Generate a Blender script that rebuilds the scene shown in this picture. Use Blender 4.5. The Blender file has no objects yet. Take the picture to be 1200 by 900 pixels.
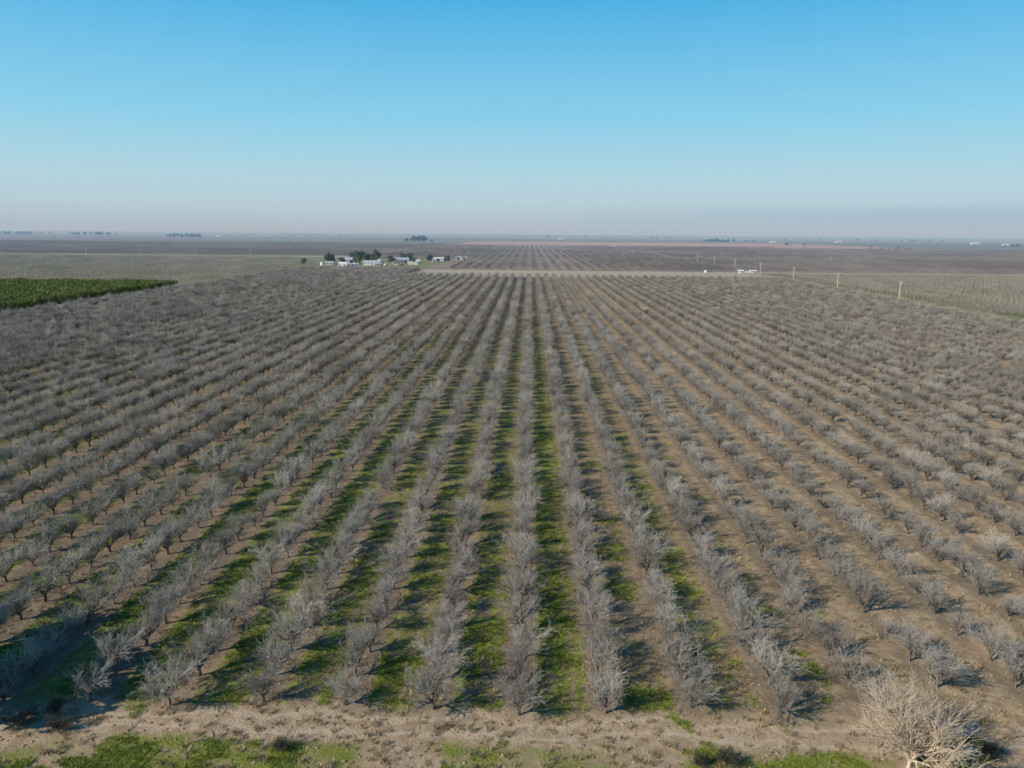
import bpy, math, random
import numpy as np
from mathutils import Vector, Matrix, noise

scene = bpy.context.scene
R = math.radians
ROW = 6.7; ROW0 = -0.33
HAZE = True

# ------------------------------------------------------------------ helpers
def lin(r, g, b):
    f = lambda c: (c/255/12.92) if c/255 <= 0.04045 else ((c/255+0.055)/1.055)**2.4
    return (f(r), f(g), f(b), 1)

class NT:
    def __init__(s, nt): s.nt = nt; s.n = nt.nodes; s.l = nt.links
    def node(s, t, **k):
        n = s.n.new(t)
        for a, b in k.items(): setattr(n, a, b)
        return n
    def put(s, sock, v):
        if isinstance(v, bpy.types.NodeSocket): s.l.new(v, sock)
        else: sock.default_value = v
    def math(s, op, a, b=0.0, c=None, clamp=False):
        n = s.node('ShaderNodeMath', operation=op, use_clamp=clamp)
        s.put(n.inputs[0], a); s.put(n.inputs[1], b)
        if c is not None: s.put(n.inputs[2], c)
        return n.outputs[0]
    def smooth(s, v, a, b, lo=0.0, hi=1.0):
        n = s.node('ShaderNodeMapRange', interpolation_type='SMOOTHSTEP')
        s.put(n.inputs['Value'], v)
        n.inputs['From Min'].default_value = a; n.inputs['From Max'].default_value = b
        n.inputs['To Min'].default_value = lo; n.inputs['To Max'].default_value = hi
        return n.outputs[0]
    def noise(s, vec, scale, detail=4, rough=0.6, dist=0.0):
        n = s.node('ShaderNodeTexNoise')
        s.put(n.inputs['Vector'], vec)
        n.inputs['Scale'].default_value = scale; n.inputs['Detail'].default_value = detail
        n.inputs['Roughness'].default_value = rough; n.inputs['Distortion'].default_value = dist
        return n.outputs['Fac']
    def mix(s, f, a, b):
        n = s.node('ShaderNodeMix', data_type='RGBA')
        s.put(n.inputs[0], f); s.put(n.inputs[6], a); s.put(n.inputs[7], b)
        return n.outputs[2]

def newmat(name, rough=0.9, spec=0.2):
    m = bpy.data.materials.new(name); m.use_nodes = True
    t = NT(m.node_tree); b = m.node_tree.nodes['Principled BSDF']
    b.inputs['Roughness'].default_value = rough
    b.inputs['Specular IOR Level'].default_value = spec
    return m, t, b

def simple_mat(name, c, var=0.25, scale=1.5, rough=0.8, rnd=0.0):
    m, t, b = newmat(name, rough)
    tc = t.node('ShaderNodeTexCoord')
    f = t.noise(tc.outputs['Object'], scale)
    f = t.smooth(f, 0.3, 0.7)
    lo = tuple(x*(1-var) for x in c[:3])+(1,); hi = tuple(min(1, x*(1+var)) for x in c[:3])+(1,)
    col = t.mix(f, lo, hi)
    if rnd:
        oi = t.node('ShaderNodeObjectInfo')
        k = t.math('MULTIPLY_ADD', oi.outputs['Random'], 2*rnd, 1-rnd)
        h = t.node('ShaderNodeHueSaturation'); t.put(h.inputs['Value'], k); t.put(h.inputs['Color'], col)
        col = h.outputs[0]
    t.put(b.inputs['Base Color'], col)
    return m

def mesh_obj(name, verts, faces, mats=(), link=True, smooth=False):
    me = bpy.data.meshes.new(name)
    me.from_pydata([tuple(v) for v in verts], [], [tuple(f) for f in faces])
    for m in mats: me.materials.append(m)
    me.update()
    if smooth: me.polygons.foreach_set('use_smooth', [True]*len(me.polygons))
    o = bpy.data.objects.new(name, me)
    if link: scene.collection.objects.link(o)
    return o

# ------------------------------------------------------------------ bare trees
def grow(rng, segs, p, d, L, r, spec, lev, trop):
    n = 3 if L > 0.9 else (2 if L > 0.45 else 1)
    pts = [p.copy()]; rad = [r]
    dd = d.copy()
    for i in range(n):
        dd = (dd + Vector((rng.gauss(0, .13), rng.gauss(0, .13), rng.gauss(0, .1)+trop))).normalized()
        q = pts[-1] + dd*(L/n)
        pts.append(q); rad.append(r*(1-0.6*(i+1)/n))
        segs.append((pts[-2], q, rad[-2], rad[-1]))
    if lev >= len(spec): return
    nc, lr, ang, rr, start = spec[lev]
    for i in range(nc):
        t = start + (1-start)*(i+rng.random())/nc
        k = min(n-1, int(t*n)); f = t*n-k
        q = pts[k].lerp(pts[k+1], f)
        base = (pts[k+1]-pts[k]).normalized()
        az = rng.random()*6.283 + i*2.4
        ax = base.orthogonal().normalized(); ax = Matrix.Rotation(az, 3, base) @ ax
        a = R(ang)*rng.uniform(.6, 1.35)
        nd = Matrix.Rotation(a, 3, ax) @ base
        grow(rng, segs, q, nd, L*lr*rng.uniform(.75, 1.25), max(0.004, rad[k]*rr), spec, lev+1, trop)

def segs_mesh(name, segs, mats, rmin=0.0):
    p0 = np.array([s[0][:] for s in segs]); p1 = np.array([s[1][:] for s in segs])
    r0 = np.maximum(np.array([s[2] for s in segs]), rmin); r1 = np.maximum(np.array([s[3] for s in segs]), rmin*.7)
    d = p1-p0; d /= np.linalg.norm(d, axis=1)[:, None]
    ref = np.where(np.abs(d[:, 2:3]) > .8, np.array([[1., 0, 0]]), np.array([[0, 0, 1.]]))
    a = np.cross(d, ref); a /= np.linalg.norm(a, axis=1)[:, None]; b = np.cross(d, a)
    V = []; n = len(segs); K = 3
    for (p, r) in ((p0, r0), (p1, r1)):
        for k in range(K):
            th = 2*math.pi*k/K
            V.append(p + (a*math.cos(th)+b*math.sin(th))*r[:, None])
    V = np.stack(V, 1).reshape(-1, 3)
    F = []
    for i in range(n):
        o = i*6
        F += [(o, o+1, o+4, o+3), (o+1, o+2, o+5, o+4), (o+2, o, o+3, o+5)]
    return mesh_obj(name, V.tolist(), F, mats, link=False, smooth=True)

def almond_segs(rng, ns=4):
    segs = []
    segs.append((Vector((0, 0, -.1)), Vector((rng.gauss(0, .03), rng.gauss(0, .03), .6)), .14, .11))
    top = segs[0][1]
    az0 = rng.random()*6.28
    for i in range(ns):
        az = az0 + i*6.283/ns + rng.gauss(0, .2)
        tilt = R(rng.uniform(22, 50))
        d = Vector((math.sin(tilt)*math.cos(az), math.sin(tilt)*math.sin(az), math.cos(tilt)))
        spec = [(7, .66, 37, .6, .12), (7, .60, 39, .55, .12), (4, .62, 38, .6, .1)]
        grow(rng, segs, top - Vector((0, 0, .1)), d, rng.uniform(1.4, 2.05), .085, spec, 0, .055)
    return segs

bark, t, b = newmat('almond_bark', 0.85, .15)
g = t.node('ShaderNodeNewGeometry'); oi = t.node('ShaderNodeObjectInfo')
tc = t.node('ShaderNodeTexCoord')
sx = t.node('ShaderNodeSeparateXYZ'); t.put(sx.inputs[0], tc.outputs['Object'])
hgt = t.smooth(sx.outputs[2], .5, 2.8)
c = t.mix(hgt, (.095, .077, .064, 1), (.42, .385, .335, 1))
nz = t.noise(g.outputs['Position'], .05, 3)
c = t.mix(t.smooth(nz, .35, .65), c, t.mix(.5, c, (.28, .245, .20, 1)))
h = t.node('ShaderNodeHueSaturation'); t.put(h.inputs['Color'], c)
t.put(h.inputs['Value'], t.math('MULTIPLY_ADD', oi.outputs['Random'], .5, .74))
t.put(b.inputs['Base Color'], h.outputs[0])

farbark, t, b = newmat('distant_bark', 0.9, .1)
oi = t.node('ShaderNodeObjectInfo'); g = t.node('ShaderNodeNewGeometry')
nz = t.noise(g.outputs['Position'], .004, 3)
c = t.mix(t.smooth(nz, .4, .6), (.21, .175, .165, 1), (.30, .255, .235, 1))
h = t.node('ShaderNodeHueSaturation'); t.put(h.inputs['Color'], c)
t.put(h.inputs['Value'], t.math('MULTIPLY_ADD', oi.outputs['Random'], .4, .8))
t.put(b.inputs['Base Color'], h.outputs[0])

palebark = simple_mat('bleached_bark', (.62, .49, .36), .2, 2)
greybark = simple_mat('grey_bark', (.30, .25, .21), .2, 2)

def make_coll(name, objs):
    c = bpy.data.collections.new(name)
    for o in objs: c.objects.link(o)
    return c

def gn_instances(name, co, rot, scl, idx, coll):
    me = bpy.data.meshes.new(name); n = len(co)
    me.vertices.add(n)
    me.vertices.foreach_set('co', np.array(co, dtype=np.float32).ravel())
    for an, ty, data in (('rot', 'FLOAT_VECTOR', rot), ('scl', 'FLOAT_VECTOR', scl)):
        a = me.attributes.new(an, ty, 'POINT'); a.data.foreach_set('vector', np.array(data, dtype=np.float32).ravel())
    a = me.attributes.new('idx', 'INT', 'POINT'); a.data.foreach_set('value', np.array(idx, dtype=np.int32))
    me.update()
    o = bpy.data.objects.new(name, me); scene.collection.objects.link(o)
    ng = bpy.data.node_groups.new(name+'_nodes', 'GeometryNodeTree')
    ng.interface.new_socket('Geometry', in_out='INPUT', socket_type='NodeSocketGeometry')
    ng.interface.new_socket('Geometry', in_out='OUTPUT', socket_type='NodeSocketGeometry')
    N = ng.nodes; Lk = ng.links
    gi = N.new('NodeGroupInput'); go = N.new('NodeGroupOutput')
    ci = N.new('GeometryNodeCollectionInfo'); ci.inputs['Collection'].default_value = coll
    ci.inputs['Separate Children'].default_value = True; ci.inputs['Reset Children'].default_value = True
    ip = N.new('GeometryNodeInstanceOnPoints'); ip.inputs['Pick Instance'].default_value = True
    def attr(nm, ty):
        a = N.new('GeometryNodeInputNamedAttribute'); a.data_type = ty; a.inputs['Name'].default_value = nm
        return [s for s in a.outputs if s.enabled and s.name == 'Attribute'][0]
    Lk.new(gi.outputs[0], ip.inputs['Points']); Lk.new(ci.outputs[0], ip.inputs['Instance'])
    Lk.new(attr('idx', 'INT'), ip.inputs['Instance Index'])
    Lk.new(attr('rot', 'FLOAT_VECTOR'), ip.inputs['Rotation'])
    Lk.new(attr('scl', 'FLOAT_VECTOR'), ip.inputs['Scale'])
    Lk.new(ip.outputs[0], go.inputs[0])
    md = o.modifiers.new('instances', 'NODES'); md.node_group = ng
    return o

rng = random.Random(7)
NV = 9
variants = []
for i in range(NV):
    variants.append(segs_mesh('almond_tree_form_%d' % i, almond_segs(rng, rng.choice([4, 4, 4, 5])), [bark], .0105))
almond_coll = make_coll('almond_tree_forms', variants)

XL, XR = -223, 206          # side boundaries of the main orchard
def farm_end(x):
    return 614 if x > -105 else 715

co, rot, scl, idx = [], [], [], []
for k in range(-36, 34):
    x = ROW0 + k*ROW
    if x < XL+3 or x > XR-2: continue
    y = 50.4 + rng.uniform(-.3, .3)
    bigger = .08*max(0, min(1, (-x-5)/40)) - .05*max(0, min(1, (x-15)/30))
    along = 1.2 if x < 20 else 1.05
    step = 3.75 if x < 15 else 4.0
    while y < farm_end(x):
        gap = noise.noise(Vector((x*.03, y*.03, 3.)))
        if rng.random() > (.007 + (.03 if x > 30 else 0)):
            s = rng.uniform(.86, 1.12)*(1.05 + bigger) + .10*gap
            if rng.random() < .03: s *= .65
            co.append((x+rng.gauss(0, .18), y+rng.gauss(0, .2), 0))
            rot.append((rng.gauss(0, .03), rng.gauss(0, .03), math.pi*(rng.random() < .5)+rng.gauss(0, .3)))
            scl.append((s*rng.uniform(.84, .98), s*rng.uniform(.95, 1.08)*along, s*rng.uniform(.86, 1.06))); idx.append(rng.randrange(NV))
        y += step
gn_instances('almond_orchard', co, rot, scl, idx, almond_coll)

def chunk(rng, name, mat, size=1.0, length=40, sp=4.8, nsc=5, ch=(4, 4)):
    segs = []
    y = -length/2 + sp/2
    while y < length/2:
        s0 = []
        s0.append((Vector((0, 0, -.1)), Vector((0, 0, .9)), .14, .12))
        for i in range(nsc):
            az = i*6.283/nsc + rng.random(); tilt = R(rng.uniform(22, 55))
            d = Vector((math.sin(tilt)*math.cos(az), math.sin(tilt)*math.sin(az), math.cos(tilt)))
            grow(rng, s0, Vector((0, 0, .8)), d, rng.uniform(1.6, 2.1), .07,
                 [(ch[0], .65, 36, .6, .2), (ch[1], .65, 38, .6, .1)], 0, .06)
        o = Vector((rng.gauss(0, .2), y+rng.gauss(0, .2), 0)); s = size*rng.uniform(.85, 1.15)
        segs += [(a*s+o, b_*s+o, r0*s, r1*s) for a, b_, r0, r1 in s0]
        y += sp
    return segs_mesh(name, segs, [mat], .025)
far_coll = make_coll('distant_row_forms', [chunk(rng, 'distant_row_form_%d' % i, farbark) for i in range(5)])
youngbark = simple_mat('young_bark', (.38, .335, .28), .2, 1, rnd=.15)
young_coll = make_coll('young_row_forms', [chunk(rng, 'young_row_form_%d' % i, youngbark, .86, 40, 4.8, 4, (4, 4)) for i in range(4)])

def fill_rows(name, coll, nvar, x0, x1, y0, y1, sp=6.7, L=40, view=.85, skip=None, horizontal=False, z=1.0):
    co, rot, scl, idx = [], [], [], []
    u0, u1, v0, v1 = (x0, x1, y0, y1) if not horizontal else (y0, y1, x0, x1)
    u = u0
    while u < u1:
        v = v0+L/2
        while v+L/2 <= v1+1:
            x, y = (u, v) if not horizontal else (v, u)
            if abs(x) < view*y+60 and not (skip and skip(x, y)):
                co.append((x, y, 0)); rot.append((0, 0, (math.pi/2 if horizontal else 0)+math.pi*(rng.random() < .5)))
                scl.append((z, 1, z*rng.uniform(.9, 1.1))); idx.append(rng.randrange(nvar))
            v += L
        u += sp
    return gn_instances(name, co, rot, scl, idx, coll)

inf = lambda x, y: (-290 < x < -85 and y < 960)
fill_rows('distant_orchard', far_coll, 5, -226, 206, 724, 2010, 11.5, skip=inf, z=1.25)
fill_rows('distant_orchard', far_coll, 5, 222, 620, 724, 1085, 9.5, z=1.05)
fill_rows('distant_orchard', far_coll, 5, 228, 620, 1110, 2010, 13.5, z=1.3)
fill_rows('distant_orchard', far_coll, 5, 640, 1060, 724, 1300, 11.5, z=1.1)
fill_rows('distant_orchard', far_coll, 5, 1085, 1700, 1250, 1900, 14, z=1.2)
fill_rows('distant_orchard', far_coll, 5, 640, 1060, 1330, 1900, 9, horizontal=True)
fill_rows('distant_orchard', far_coll, 5, -900, -245, 1085, 1500, 9.0, horizontal=True)
fill_rows('distant_orchard', far_coll, 5, -1800, -245, 1530, 2200, 12.0, z=1.2)
fill_rows('distant_orchard', far_coll, 5, -1500, -930, 1085, 1500, 12.0)
fill_rows('young_orchard', young_coll, 4, -860, -242, 492, 1030, 7.5, skip=lambda x, y: (-320 < x and y > 760))
fill_rows('young_orchard', young_coll, 4, 224, 620, 230, 700, 6.0)

# ------------------------------------------------------------------ leafy trees
def leaf_cloud(rng, centres, nleaf, size):
    V, F = [], []
    for (c, rad, zs) in centres:
        for i in range(nleaf):
            d = Vector((rng.gauss(0, 1), rng.gauss(0, 1), rng.gauss(0, 1))).normalized()
            rr = rad*(rng.random()**.4)*(1+.25*noise.noise(d*2+Vector(c)))
            p = Vector(c)+Vector((d.x*rr, d.y*rr, d.z*rr*zs))
            nrm = (d+Vector((rng.gauss(0, .5), rng.gauss(0, .5), rng.gauss(0, .5)+.2))).normalized()
            a = nrm.orthogonal().normalized(); a = Matrix.Rotation(rng.random()*6.28, 3, nrm) @ a
            b_ = nrm.cross(a); s = size*rng.uniform(.6, 1.3)
            o = len(V); V += [p-a*s, p+b_*s*.6, p+a*s, p-b_*s*.6]; F.append((o, o+1, o+2, o+3))
    return V, F

def leaf_mat(name, c, rnd=.25):
    m, t, b = newmat(name, .6, .3)
    g = t.node('ShaderNodeNewGeometry'); oi = t.node('ShaderNodeObjectInfo')
    f = t.noise(g.outputs['Position'], .6, 3)
    col = t.mix(t.smooth(f, .3, .7), tuple(x*.55 for x in c)+(1,), tuple(x*1.35 for x in c)+(1,))
    h = t.node('ShaderNodeHueSaturation'); t.put(h.inputs['Color'], col)
    t.put(h.inputs['Value'], t.math('MULTIPLY_ADD', oi.outputs['Random'], 2*rnd, 1-rnd))
    t.put(b.inputs['Base Color'], h.outputs[0])
    return m
citrus_leaf = leaf_mat('citrus_leaves', (.15, .185, .035))
shade_leaf = leaf_mat('shade_tree_leaves', (.085, .10, .04))
euc_leaf = leaf_mat('eucalyptus_leaves', (.035, .05, .03))
wood = simple_mat('trunk_wood', (.14, .11, .085), .25, 2)

def leafy(name, rng, H, W, mat, nclump=14, nleaf=110, lsize=.3, link=False):
    segs = [(Vector((0, 0, -.1)), Vector((0, 0, H*.35)), W*.04, W*.03)]
    cs = []
    for i in range(nclump):
        az = rng.random()*6.28; rr = W*.36*math.sqrt(rng.random()); z = H*rng.uniform(.3, .85)
        rr *= 1.1-.6*abs(z/H-.5)
        c_ = Vector((rr*math.cos(az), rr*math.sin(az), z)); cs.append((c_, W*rng.uniform(.14, .22), .9))
        segs.append((Vector((0, 0, H*.2)), c_, W*.02, W*.007))
    o = segs_mesh(name, segs, [wood, mat])
    V, F = leaf_cloud(rng, cs, nleaf, lsize)
    me = o.data
    v0 = [v.co.copy() for v in me.vertices]; f0 = [tuple(p.vertices) for p in me.polygons]; n0 = len(v0)
    me2 = bpy.data.meshes.new(name)
    me2.from_pydata([tuple(v) for v in v0]+[tuple(v) for v in V], [], f0+[tuple(i+n0 for i in f) for f in F])
    me2.materials.append(wood); me2.materials.append(mat)
    me2.polygons.foreach_set('material_index', [0]*len(f0)+[1]*len(F)); me2.update()
    o.data = me2
    if link: scene.collection.objects.link(o)
    return o

citrus_coll = make_coll('citrus_forms', [leafy('citrus_form_%d' % i, rng, 4.2, 5.8, citrus_leaf, 12, 80, .22) for i in range(4)])
co, rot, scl, idx = [], [], [], []
x = -234
while x > -440:
    y = 255
    while y < 484:
        co.append((x+rng.gauss(0, .15), y, 0)); rot.append((0, 0, rng.random()*6.28))
        s = rng.uniform(.9, 1.1); scl.append((s, s, s)); idx.append(rng.randrange(4)); y += 3.9
    x -= 5.6
gn_instances('citrus_grove', co, rot, scl, idx, citrus_coll)

tforms = [leafy('shade_tree', rng, 11, 10, shade_leaf, 18, 120, .45) for i in range(3)]
for i, (x, y, s, sq) in enumerate([(-189, 822, 1.7, .85), (-180, 830, 1.2, 1), (-197, 836, 1.2, 1), (-222, 818, 1.1, 1.1), (-226, 845, 1.0, 1),
                                 (-160, 850, .9, 1), (-142, 880, 1.1, 1), (-210, 880, 1.2, 1), (-120, 890, .9, 1), (-245, 800, .7, 1),
                                 (-170, 812, .7, 1), (-205, 808, .8, 1), (-152, 826, .7, 1), (-100, 900, .8, 1), (-132, 846, .7, 1), (-187, 900, 1.4, 1),
                                 (-154, 900, 1.1, 1),
                                 (-48.5, 45.5, 1.1, 1), (-54, 51, 1.15, 1)]):
    o = bpy.data.objects.new('shade_tree', tforms[i % 3].data); scene.collection.objects.link(o)
    o.location = (x, y, 0); o.scale = (s, s, s*sq); o.rotation_euler = (0, 0, i*1.3)

euc_coll = make_coll('windbreak_forms', [leafy('windbreak_form_%d' % i, rng, 18, 14, euc_leaf, 16, 90, .9) for i in range(3)])
co, rot, scl, idx = [], [], [], []
def clump(px, dist, wpx, n, s):
    cx = (px-620)/870*dist; w = wpx/870*dist
    for i in range(n):
        co.append((cx+rng.uniform(-.5, .5)*w, dist+rng.uniform(-20, 20), 0)); rot.append((0, 0, rng.random()*6.28))
        q = s*rng.uniform(.65, 1.15); scl.append((q, q, q)); idx.append(rng.randrange(3))
clump(490, 2600, 16, 7, 1.25); clump(478, 2600, 6, 3, .8); clump(505, 2620, 5, 2, .6)
clump(212, 3600, 44, 26, 1.1); clump(110, 4300, 50, 22, 1.2); clump(15, 4300, 40, 20, 1.2); clump(40, 4800, 120, 26, .9)
clump(835, 3300, 30, 16, .9); clump(850, 3600, 60, 12, .7); clump(1035, 1950, 40, 14, .35); clump(925, 2500, 20, 6, .5)
clump(1180, 2600, 30, 10, .6); clump(700, 5200, 200, 26, .8); clump(330, 5200, 160, 26, .8); clump(1000, 4600, 200, 30, .7)
gn_instances('distant_trees', co, rot, scl, idx, euc_coll)

# ------------------------------------------------------------------ ground
def ground_near():
    m, t, b = newmat('orchard_ground', .95, .1)
    g = t.node('ShaderNodeNewGeometry'); P = g.outputs['Position']
    s = t.node('ShaderNodeSeparateXYZ'); t.put(s.inputs[0], P); X, Y = s.outputs[0], s.outputs[1]
    big = t.noise(P, .02, 3, .5); mid = t.noise(P, .16, 4, .6); fine = t.noise(P, .9, 5, .7); vf = t.noise(P, 5., 4, .7)
    xw = t.math('ADD', X, t.math('MULTIPLY', t.math('SUBTRACT', mid, .5), 1.8))
    u = t.math('DIVIDE', t.math('SUBTRACT', xw, ROW0), ROW)
    fr = t.math('SUBTRACT', t.math('FRACT', t.math('ADD', u, .5)), .5)
    d = t.math('MULTIPLY', t.math('ABSOLUTE', fr), ROW)
    rowid = t.math('FLOOR', t.math('DIVIDE', t.math('SUBTRACT', X, ROW0), ROW))
    wn = t.node('ShaderNodeTexWhiteNoise', noise_dimensions='1D'); t.put(wn.inputs['W'], rowid)
    soil = t.mix(t.smooth(fine, .3, .7), (.16, .115, .07, 1), (.33, .25, .16, 1))
    soilr = t.mix(t.smooth(fine, .3, .7), (.31, .21, .115, 1), (.53, .40, .245, 1))
    right = t.smooth(X, -20, 55)
    soil = t.mix(t.math('MULTIPLY', right, t.smooth(mid, .25, .6)), soil, soilr)
    litter = t.mix(t.smooth(vf, .3, .7), (.11, .085, .06, 1), (.26, .20, .14, 1))
    soil = t.mix(t.math('MULTIPLY', t.smooth(d, 1.3, .4), .6), soil, litter)
    reddish = t.math('MULTIPLY', t.smooth(mid, .55, .67), .55)
    soil = t.mix(reddish, soil, (.40, .265, .165, 1))
    grass = t.mix(t.smooth(fine, .35, .65), (.11, .13, .022, 1), (.28, .315, .042, 1))
    olive = t.mix(t.smooth(vf, .3, .7), (.12, .115, .035, 1), (.25, .225, .07, 1))
    grass = t.mix(t.smooth(big, .46, .64), grass, olive)
    grass = t.mix(t.math('MULTIPLY', t.smooth(mid, .48, .62), .8), grass, olive)
    leftness = t.smooth(X, 62, -8, .05, 1.03)
    farther = t.smooth(Y, 115, 440, 1.0, .68)
    cover = t.math('MULTIPLY', t.math('MULTIPLY', leftness, farther), t.math('MULTIPLY_ADD', wn.outputs[0], .35, .80))
    sel = t.math('ADD', t.math('ADD', t.math('MULTIPLY', fine, .6), t.math('MULTIPLY', mid, .4)), t.math('MULTIPLY', t.math('SUBTRACT', cover, 1), .38))
    gm = t.smooth(sel, .385, .49)
    gm = t.math('MULTIPLY', gm, t.smooth(d, .9, 1.9))
    track = t.smooth(t.math('ABSOLUTE', t.math('SUBTRACT', d, 2.35)), .12, .38, .4, 1.0)
    gm = t.math('MULTIPLY', gm, track)
    orch = t.mix(gm, soil, grass)
    yw = t.math('ADD', Y, t.math('MULTIPLY', t.math('SUBTRACT', mid, .5), 5.0))
    yw = t.math('ADD', yw, t.math('MULTIPLY', t.math('SUBTRACT', fine, .5), 2.0))
    dirt = t.mix(t.smooth(fine, .3, .72), (.33, .23, .14, 1), (.54, .405, .265, 1))
    dirt = t.mix(t.math('MULTIPLY', t.smooth(vf, .35, .7), .4), dirt, (.26, .18, .11, 1))
    rut = t.smooth(t.math('ABSOLUTE', t.math('SUBTRACT', t.math('ABSOLUTE', t.math('SUBTRACT', yw, 48.2)), .85)), .1, .4)
    dirt = t.mix(t.math('MULTIPLY', t.math('SUBTRACT', 1, rut), .45), dirt, (.60, .47, .33, 1))
    n2 = t.noise(P, .075, 3, .5)
    verge = t.math('MULTIPLY', t.smooth(yw, 46.9, 45.6), t.smooth(n2, .44, .53))
    verge = t.math('MULTIPLY', verge, t.smooth(fine, .32, .5))
    vg = t.mix(t.smooth(vf, .3, .7), (.10, .12, .02, 1), (.27, .29, .055, 1))
    head = t.mix(verge, dirt, vg)
    spots = t.math('MULTIPLY', t.smooth(fine, .56, .64), t.smooth(mid, .48, .58))
    head = t.mix(t.math('MULTIPLY', spots, .65), head, (.17, .18, .045, 1))
    hm = t.smooth(yw, 51.0, 49.4)
    col = t.mix(hm, orch, head)
    t.put(b.inputs['Base Color'], col)
    bp = t.node('ShaderNodeBump'); bp.inputs['Strength'].default_value = .9; bp.inputs['Distance'].default_value = .15
    hh = t.math('ADD', t.math('MULTIPLY', vf, .7), t.math('MULTIPLY', fine, 1.2)); t.put(bp.inputs['Height'], hh)
    t.put(b.inputs['Normal'], bp.outputs[0])
    return m

def field(name, c1, c2, scale=.02, c3=None, streak=None):
    m, t, b = newmat(name, .95, .05)
    g = t.node('ShaderNodeNewGeometry'); P = g.outputs['Position']
    mp = t.node('ShaderNodeMapping'); t.put(mp.inputs[0], P)
    if streak: mp.inputs['Scale'].default_value = streak
    f = t.noise(mp.outputs[0], scale, 5, .6)
    f2 = t.noise(P, scale*14, 3, .6)
    f = t.math('ADD', t.math('MULTIPLY', f, .6), t.math('MULTIPLY', f2, .4))
    col = t.mix(t.smooth(f, .38, .62), c1+(1,), c2+(1,))
    if c3:
        f3 = t.noise(mp.outputs[0], scale*.4, 2, .5); col = t.mix(t.smooth(f3, .5, .62), col, c3+(1,))
    t.put(b.inputs['Base Color'], col)
    return m
M = [ground_near(),
     field('dirt_road_soil', (.36, .29, .20), (.50, .41, .30), .3),
     field('young_orchard_floor', (.15, .15, .075), (.23, .21, .125), .03, (.25, .20, .14)),
     field('citrus_floor', (.06, .06, .03), (.10, .09, .05), .05),
     field('distant_orchard_floor', (.23, .185, .14), (.32, .26, .195), .01),
     field('red_bare_field', (.40, .24, .185), (.50, .31, .24), .003, streak=(.3, 1, 1)),
     field('dry_grass_strip', (.34, .30, .17), (.44, .38, .23), .01, (.2, .22, .1)),
     field('far_fields', (.16, .14, .13), (.28, .24, .20), .0012, (.17, .17, .10), streak=(.35, 1, 1)),
     field('verge_grass', (.15, .16, .055), (.30, .27, .14), .15),
     field('pale_far_field', (.32, .27, .21), (.42, .35, .28), .002, streak=(.3, 1, 1))]
xs = [-45000, -2400, -915, -240, -230, -225, XL, -105, XR, 209, 214, 218, 222, 625, 635, 1065, 1080, 1800, 45000]
ys = [-3000, 37, 240, 486, 491, 616, 704, 718, 722, 1035, 1080, 1092, 1104, 1505, 1525, 1910, 2020, 2330, 3100, 3500, 5200, 6200, 45000]
def cell(x, y):
    if y < 37 or (y < 240 and XL < x < XR): return 0
    if XL < x < XR and y < 616: return 0
    if XL < x < -105 and y < 718: return 0
    if -230 < x < -225 and y < 718: return 1
    if 209 < x < 214 and y < 1910: return 1
    if XR < x < 222 and y < 704: return 8
    if x < -225:
        if y < 486: return 3
        if y < 491: return 1
        if y < 1035: return 2
        if y < 1080: return 6
        if 1505 < y < 1525: return 6
        if y < 2330: return 4
        if y < 3100: return 7
        return 9 if 5200 < y < 6200 else 7
    if x < -105 and y < 1035: return 8
    if x > 222 and y < 704: return 2
    if y < 722: return 1
    if 625 < x < 635 and y < 2020: return 1
    if x > 222 and 1092 < y < 1104: return 1
    if y < 2020: return 4
    if 2020 < y < 3100 and -240 < x < 1065: return 5
    if 3100 < y < 3500: return 7
    if 5200 < y < 6200: return 9
    return 7
xs2 = sorted(set(xs)); V = []; F = []; mi = []
for yy in ys:
    for xx in xs2: V.append((xx, yy, 0))
nx = len(xs2)
for j in range(len(ys)-1):
    for i in range(nx-1):
        F.append((j*nx+i, j*nx+i+1, (j+1)*nx+i+1, (j+1)*nx+i))
        mi.append(cell((xs2[i]+xs2[i+1])/2, (ys[j]+ys[j+1])/2))
gr = mesh_obj('ground', V, F, M); gr.data.polygons.foreach_set('material_index', mi)

# ------------------------------------------------------------------ tufts, weeds, clods
def tuft(name, rng, n, r, h, mat):
    V, F = [], []
    for i in range(n):
        az = rng.random()*6.28; q = r*math.sqrt(rng.random()); p = Vector((q*math.cos(az), q*math.sin(az), -.01))
        w = Vector((math.cos(az+1.57), math.sin(az+1.57), 0))*.02
        tip = p+Vector((rng.gauss(0, .4)*h, rng.gauss(0, .4)*h, h*rng.uniform(.5, 1.1)))
        o = len(V); V += [p-w, p+w, tip]; F.append((o, o+1, o+2))
    return mesh_obj(name, V, F, [mat], link=False)
gA = simple_mat('green_grass_blades', (.24, .28, .05), .3, 3, rnd=.3)
gB = simple_mat('dry_weeds', (.36, .28, .16), .3, 3, rnd=.3)
def clod(name, rng, r, mat):
    import bmesh
    bm = bmesh.new(); bmesh.ops.create_icosphere(bm, subdivisions=2, radius=r)
    for v in bm.verts: v.co *= 1+.45*noise.noise(v.co*(1.6/r)+Vector((rng.random()*9, 0, 0))); v.co.z *= .6
    me = bpy.data.meshes.new(name); bm.to_mesh(me); bm.free(); me.materials.append(mat)
    return bpy.data.objects.new(name, me)
clodm = simple_mat('soil_clods', (.30, .21, .13), .3, 5, rnd=.3)
gc = make_coll('grass_forms', [tuft('grass_form_%d' % i, rng, 60, .35, .2, gA) for i in range(3)])
dc = make_coll('weed_forms', [tuft('weed_form_%d' % i, rng, 50, .3, .3, gB) for i in range(2)] +
               [clod('weed_form_clod_%d' % i, rng, .12, clodm) for i in range(2)])
co, rot, scl, idx = [], [], [], []; co2, rot2, scl2, idx2 = [], [], [], []
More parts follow.
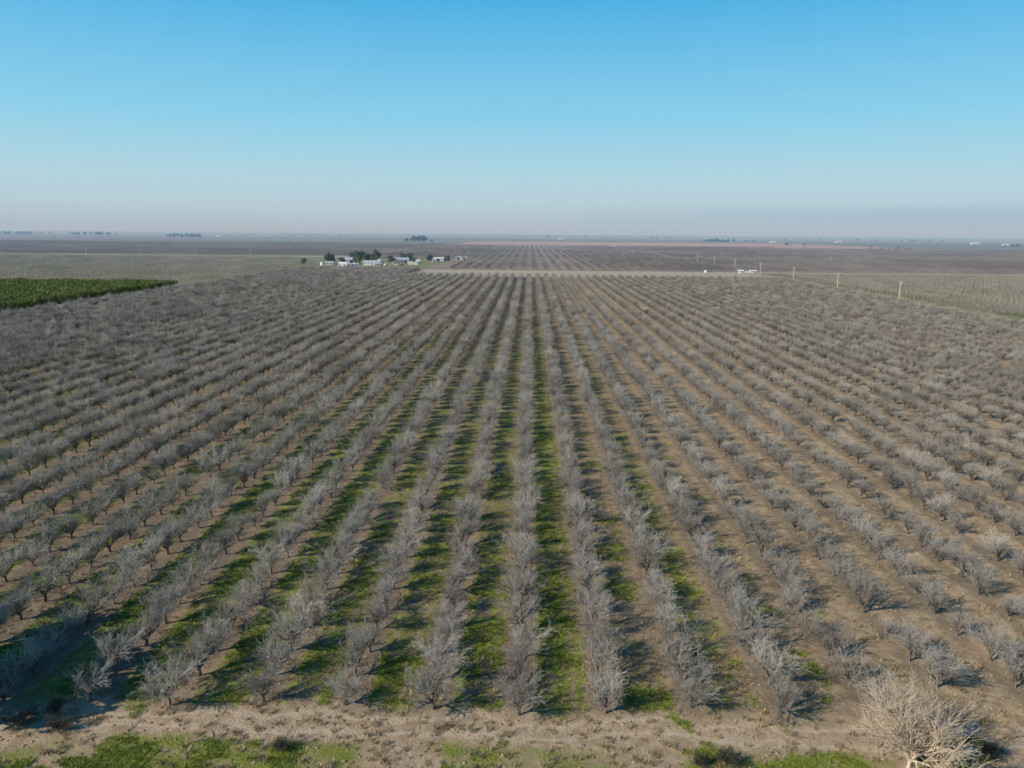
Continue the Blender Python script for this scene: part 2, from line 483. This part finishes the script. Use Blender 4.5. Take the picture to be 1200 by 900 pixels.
for i in range(60000):
    y = 42+88*rng.random()**1.6; x = rng.uniform(-.8, .8)*(y+5)
    n1 = noise.noise(Vector((x*.22, y*.22, 1.)))+.5*noise.noise(Vector((x*.7, y*.7, 5.)))
    n0 = noise.noise(Vector((x*.07, y*.07, 8.)))
    if y > 50.5:
        dd = abs(((x-ROW0)/ROW+.5) % 1-.5)*ROW
        ok = dd > 1.5 and n1 > .0+max(0, (x-0)/60)
    else:
        ok = (n1 > .0 and n0 > 0 and y < 46.2) or n1 > .55
    if ok and len(co) < 14000:
        co.append((x, y, 0)); rot.append((0, 0, rng.random()*6.28)); s = rng.uniform(.5, 1.3); scl.append((s, s, s*rng.uniform(.5, 1))); idx.append(rng.randrange(3))
    elif rng.random() < .12:
        co2.append((x, y, 0)); rot2.append((0, 0, rng.random()*6.28)); s = rng.uniform(.4, 1.3); scl2.append((s, s, s)); idx2.append(rng.randrange(4))
gn_instances('grass', co, rot, scl, idx, gc)
gn_instances('weeds_and_clods', co2, rot2, scl2, idx2, dc)

# ------------------------------------------------------------------ foreground trees, shrubs, branches
def bare_tree(name, seed, trunkh, L, r, mat, loc, ns=6, spec=None, rmin=.01, trop=.03):
    rg = random.Random(seed); segs = [(Vector((0, 0, -.2)), Vector((.1, 0, trunkh)), r, r*.8)]
    for i in range(ns):
        az = i*6.283/ns+rg.random()*.5; tilt = R(rg.uniform(12, 58))
        d = Vector((math.sin(tilt)*math.cos(az), math.sin(tilt)*math.sin(az), math.cos(tilt)))
        grow(rg, segs, Vector((.05, 0, trunkh*.9)), d, L*rg.uniform(.8, 1.2), r*.55, spec, 0, trop)
    o = segs_mesh(name, segs, [mat], rmin); scene.collection.objects.link(o); o.location = loc
    return o
sp4 = [(8, .6, 36, .6, .2), (6, .6, 38, .6, .15), (5, .6, 40, .6, .1)]
bare_tree('bleached_tree', 3, .6, 3.0, .26, palebark, (26.6, 45.1, 0), 10, sp4, .010, .08)
sps = [(6, .7, 40, .6, .05), (6, .6, 45, .6, .05), (4, .6, 45, .7, .05)]
shrubm = simple_mat('shrub_twigs', (.07, .065, .045), .3, 3)
for i, (x, y, s) in enumerate([(-17.2, 45.4, .8), (14, 44.9, 1.0), (-37, 47.2, 1.3), (-34, 46.6, .9), (12.2, 44.8, .7), (33, 46.3, .8), (-35.5, 48.6, 1.1)]):
    o = bare_tree('shrub', 20+i, .05, .8*s, .03, shrubm, (x, y, 0), 7, sps, .008, 0.0)
for i, (x, y, a) in enumerate([(-24, 45.7, .6), (-22.5, 46.4, 2.2), (-29, 46.8, 1.1), (3.2, 49.0, .2), (21, 47.6, 2.7), (-9, 49.6, .9)]):
    rg = random.Random(60+i); segs = []
    grow(rg, segs, Vector((0, 0, .06)), Vector((1, 0, .03)), rg.uniform(.9, 1.8), .035, [(5, .5, 35, .6, .2), (3, .5, 35, .6, .2)], 0, -.01)
    o = segs_mesh('fallen_branch', segs, [greybark], .01); scene.collection.objects.link(o); o.location = (x, y, .02); o.rotation_euler = (0, 0, a)

# ------------------------------------------------------------------ built things
white = simple_mat('white_paint', (.74, .74, .72), .05, 1, .5)
cream = simple_mat('cream_siding', (.58, .54, .46), .06, 1, .6)
tin = simple_mat('galvanised_roof', (.42, .44, .46), .1, .4, .4)
brownroof = simple_mat('shingle_roof', (.17, .13, .11), .2, 1, .9)
dark = simple_mat('dark_opening', (.03, .035, .04), .1, 1, .3)
polewood = simple_mat('pole_wood', (.58, .53, .46), .15, 4)
concrete = simple_mat('concrete', (.45, .44, .41), .1, 3)

def box(name, x0, x1, y0, y1, z0, z1, mat, parent=None):
    V = [(x0, y0, z0), (x1, y0, z0), (x1, y1, z0), (x0, y1, z0), (x0, y0, z1), (x1, y0, z1), (x1, y1, z1), (x0, y1, z1)]
    F = [(0, 3, 2, 1), (4, 5, 6, 7), (0, 1, 5, 4), (1, 2, 6, 5), (2, 3, 7, 6), (3, 0, 4, 7)]
    o = mesh_obj(name, V, F, [mat])
    if parent: o.parent = parent
    return o
def empty(name, loc, rz=0):
    e = bpy.data.objects.new(name, None); scene.collection.objects.link(e); e.location = loc; e.rotation_euler = (0, 0, rz); return e
def building(name, x, y, w, d, h, wall, roof, rz=0, rise=.22, bigdoor=False):
    e = empty(name, (x, y, 0), rz); r = d/2*rise*2; hw, hd = w/2, d/2
    V = [(-hw, -hd, 0), (hw, -hd, 0), (hw, hd, 0), (-hw, hd, 0), (-hw, -hd, h), (hw, -hd, h), (hw, hd, h), (-hw, hd, h), (-hw, 0, h+r), (hw, 0, h+r)]
    F = [(0, 1, 5, 4), (1, 2, 6, 9, 5), (2, 3, 7, 6), (3, 0, 4, 8, 7)]
    o = mesh_obj('walls', V, F, [wall]); o.parent = e
    ov = .5; k = r/hd
    V = []
    for s in (-1, 1):
        for xx in (-hw-ov, hw+ov):
            V += [(xx, s*(hd+ov), h-ov*k+.03), (xx, s*(hd+ov), h-ov*k+.18), (xx, 0, h+r+.03), (xx, 0, h+r+.18)]
    F = [(1, 3, 7, 5), (0, 4, 6, 2), (0, 1, 5, 4), (0, 2, 3, 1), (4, 5, 7, 6), (9, 13, 15, 11), (8, 10, 14, 12), (8, 12, 13, 9), (8, 9, 11, 10), (12, 14, 15, 13)]
    o = mesh_obj('roof', V, F, [roof]); o.parent = e
    if bigdoor:
        n = max(1, int(w//8))
        for i in range(n):
            cx = -hw+(i+.5)*w/n; box('bay_door', cx-1.9, cx+1.9, -hd-.05, -hd+.02, 0, min(3.6, h*.85), dark, e)
    else:
        n = max(2, int(w//3.2))
        for i in range(n):
            cx = -hw+(i+.5)*w/n
            if i == n//2: box('door', cx-.5, cx+.5, -hd-.05, -hd+.02, 0, 2.1, dark, e)
            else: box('window', cx-.6, cx+.6, -hd-.05, -hd+.02, 1, 2.1, dark, e)
    return e
building('farm_house', -173, 806, 15, 9, 3.0, white, tin)
building('farm_house', -144, 818, 12, 8, 2.8, cream, brownroof, .1)
building('metal_barn', -150, 860, 18, 12, 4.2, white, tin, .3, .2, True)
building('metal_barn', -208, 850, 17, 12, 4.2, tin, tin, .05, .2, True)
building('storage_shed', -198, 785, 8, 6, 2.6, white, white, -.1)
building('storage_shed', -163, 790, 6, 5, 2.4, white, tin, .2)
building('storage_shed', -216, 800, 8, 6, 2.6, cream, tin, 0)
building('storage_shed', -132, 862, 8, 6, 2.8, white, white, .4)
building('storage_shed', -118, 905, 7, 6, 2.8, cream, tin, .1)
building('packing_shed', -112, 940, 18, 10, 3.2, white, white, 0.2, .12, True)
building('mobile_home', -186, 775, 12, 4, 2.5, white, white, .35, .1)
building('mobile_home', -130, 830, 12, 4, 2.5, cream, white, -.3, .1)
building('packing_shed', -92, 1000, 16, 8, 3, white, tin, 0, .1, True)
building('pump_house', 201, 712, 4, 3, 2.0, white, white)
building('storage_shed', 213, 714, 6, 3, 1.9, white, white, .1)
for (px, dist, w, h_) in [(1130, 3400, 34, 6), (1165, 3000, 20, 5), (900, 3300, 20, 5), (1196, 2800, 16, 4), (655, 3900, 30, 5), (255, 4000, 24, 5), (975, 3700, 28, 5)]:
    building('distant_warehouse', (px-620)/870*dist, dist, w, 16, h_, white, white, 0, .12, True)

def tank(x, y, r, h):
    V, F = [], []; n = 20
    for z, q in ((0, r), (h, r), (h+.5, r*.05)):
        for i in range(n): V.append((q*math.cos(6.2832*i/n), q*math.sin(6.2832*i/n), z))
    for j in range(2):
        for i in range(n): F.append((j*n+i, j*n+(i+1) % n, (j+1)*n+(i+1) % n, (j+1)*n+i))
    e = empty('water_tank', (x, y, 0)); o = mesh_obj('tank_shell', V, F, [white]); o.parent = e
    box('ladder', r, r+.15, -.3, .3, .3, h, tin, e); box('base_pad', -r-.4, r+.4, -r-.4, r+.4, -.05, .1, concrete, e)
tank(-168, 830, 3, 5); tank(-222, 790, 2, 3.4); tank(168, 713, 1.4, 1.9)

def truck(x, y, rz, paint):
    e = empty('pickup_truck', (x, y, 0), rz)
    prof = [(-2.6, .45), (2.6, .45), (2.65, .95), (1.5, 1.1), (.9, 1.75), (-.5, 1.8), (-.75, 1.1), (-2.6, 1.1)]
    n = len(prof); V = [(a, -.95, z) for a, z in prof]+[(a, .95, z) for a, z in prof]
    F = [tuple(range(n)), tuple(range(2*n-1, n-1, -1))]+[(i, i+n, (i+1) % n+n, (i+1) % n) for i in range(n)]
    o = mesh_obj('body', V, F, [paint]); o.parent = e
    for wx in (-1.6, 1.7):
        for wy in (-.97, .75):
            bpy.ops.mesh.primitive_cylinder_add(vertices=14, radius=.4, depth=.24, rotation=(math.pi/2, 0, 0), location=(wx, wy+.11, .4))
            w = bpy.context.object; w.name = 'wheel'; w.data.materials.append(dark); w.parent = e
    box('side_window', -.4, .9, -.965, -.94, 1.15, 1.65, dark, e)
truck(-188, 796, .3, white); truck(-156, 800, 1.2, white); truck(-139, 805, 0, dark); truck(-202, 815, .8, tin); truck(207, 710, 0, white)

def pole(x, y, h=10, rz=0):
    e = empty('utility_pole', (x, y, 0), rz)
    V, F = [], []; n = 8
    for z, q in ((-.2, .26), (h, .19)):
        for i in range(n): V.append((q*math.cos(6.2832*i/n), q*math.sin(6.2832*i/n), z))
    F = [(i, (i+1) % n, n+(i+1) % n, n+i) for i in range(n)]+[tuple(range(n, 2*n))]
    o = mesh_obj('pole_shaft', V, F, [polewood]); o.parent = e
    box('crossarm', -1.3, 1.3, .21, .35, h-.7, h-.52, polewood, e)
    for q in (-1.2, -.5, .5, 1.2): box('insulator', q-.06, q+.06, .22, .34, h-.515, h-.3, white, e)
    box('transformer', .24, .7, -.3, .1, h-2.2, h-1.2, tin, e)
PY = (420, 505, 590, 675, 760, 845, 930)
for y in PY: pole(208, y, 11)
for x in (-640, -560, -480, -400): pole(x, 1060, 11)
for x in (20, 110, 300, 400): pole(x, 1400 if x < 200 else 1000, 9)

def wires():
    V, F = [], []
    for q in (-1.2, -.5, .5, 1.2):
        for a, b_ in zip(PY[:-1], PY[1:]):
            for k in range(8):
                t0, t1 = k/8, (k+1)/8
                z = lambda t_: 10.7-1.2*4*t_*(1-t_)
                o = len(V); x = 208+q
                V += [(x-.01, a+(b_-a)*t0, z(t0)), (x+.01, a+(b_-a)*t0, z(t0)), (x+.01, a+(b_-a)*t1, z(t1)), (x-.01, a+(b_-a)*t1, z(t1))]
                F.append((o, o+1, o+2, o+3))
    mesh_obj('power_lines', V, F, [dark])
wires()

if HAZE:
    hz = box('atmospheric_haze', -46000, 46000, 450, 46000, -2, 170, None)
    hm = bpy.data.materials.new('haze'); hm.use_nodes = True; hm.node_tree.nodes.clear()
    o_ = hm.node_tree.nodes.new('ShaderNodeOutputMaterial'); vs = hm.node_tree.nodes.new('ShaderNodeVolumeScatter')
    vs.inputs['Color'].default_value = (.48, .77, 1, 1); vs.inputs['Density'].default_value = 2.1e-4
    hm.node_tree.links.new(vs.outputs[0], o_.inputs['Volume'])
    hz.data.materials.clear(); hz.data.materials.append(hm)

# ------------------------------------------------------------------ light
sd = Vector((-.86, -.48, 0)).normalized(); EL = R(31)
sunpos = Vector((sd.x*math.cos(EL), sd.y*math.cos(EL), math.sin(EL)))
L = bpy.data.lights.new('sun', 'SUN'); L.energy = 5.0; L.angle = R(.5); L.color = (1, .93, .81)
so = bpy.data.objects.new('sun', L); scene.collection.objects.link(so)
so.rotation_euler = sunpos.to_track_quat('Z', 'Y').to_euler(); so.location = (-60, -40, 90)

w = bpy.data.worlds.new('World'); scene.world = w; w.use_nodes = True
t = NT(w.node_tree); bg = w.node_tree.nodes['Background']
sky = t.node('ShaderNodeTexSky'); sky.sky_type = 'NISHITA'; sky.sun_disc = False
sky.sun_elevation = EL; sky.sun_rotation = math.atan2(sd.x, sd.y); sky.altitude = 60
tc = t.node('ShaderNodeTexCoord'); s = t.node('ShaderNodeSeparateXYZ'); t.put(s.inputs[0], tc.outputs['Generated'])
cr = t.node('ShaderNodeValToRGB'); t.put(cr.inputs[0], s.outputs[2])
stops = [(0, (176, 206, 224)), (.03, (186, 216, 229)), (.07, (176, 217, 232)), (.134, (140, 210, 238)), (.277, (74, 176, 229)), (.42, (44, 132, 195)), (1, (24, 74, 138))]
e = cr.color_ramp.elements
while len(e) < len(stops): e.new(.5)
for i, (p, c_) in enumerate(stops): e[i].position = p; e[i].color = lin(*c_)
band = t.math('MULTIPLY', t.smooth(s.outputs[2], .040, .026), t.smooth(s.outputs[0], -.15, .45))
rc = t.mix(t.math('MULTIPLY', band, .6), cr.outputs[0], lin(148, 186, 214))
vm = t.node('ShaderNodeVectorMath', operation='SCALE'); t.put(vm.inputs[0], rc); vm.inputs['Scale'].default_value = 10
c_ = t.mix(.97, sky.outputs[0], vm.outputs[0]); t.put(bg.inputs['Color'], c_); bg.inputs['Strength'].default_value = .1

# ------------------------------------------------------------------ camera
cam = bpy.data.cameras.new('camera'); cam.sensor_width = 36; cam.lens = 25.83; cam.clip_start = .5; cam.clip_end = 100000
cobj = bpy.data.objects.new('camera', cam); scene.collection.objects.link(cobj)
cobj.matrix_world = Matrix.Translation((0, 0, 36)) @ Matrix.Rotation(R(1.3), 4, 'Z') @ Matrix.Rotation(R(90-11.65), 4, 'X') @ Matrix.Rotation(R(.45), 4, 'Z')
scene.camera = cobj
scene.view_settings.view_transform = 'Standard'; scene.view_settings.look = 'None'; scene.view_settings.exposure = 0
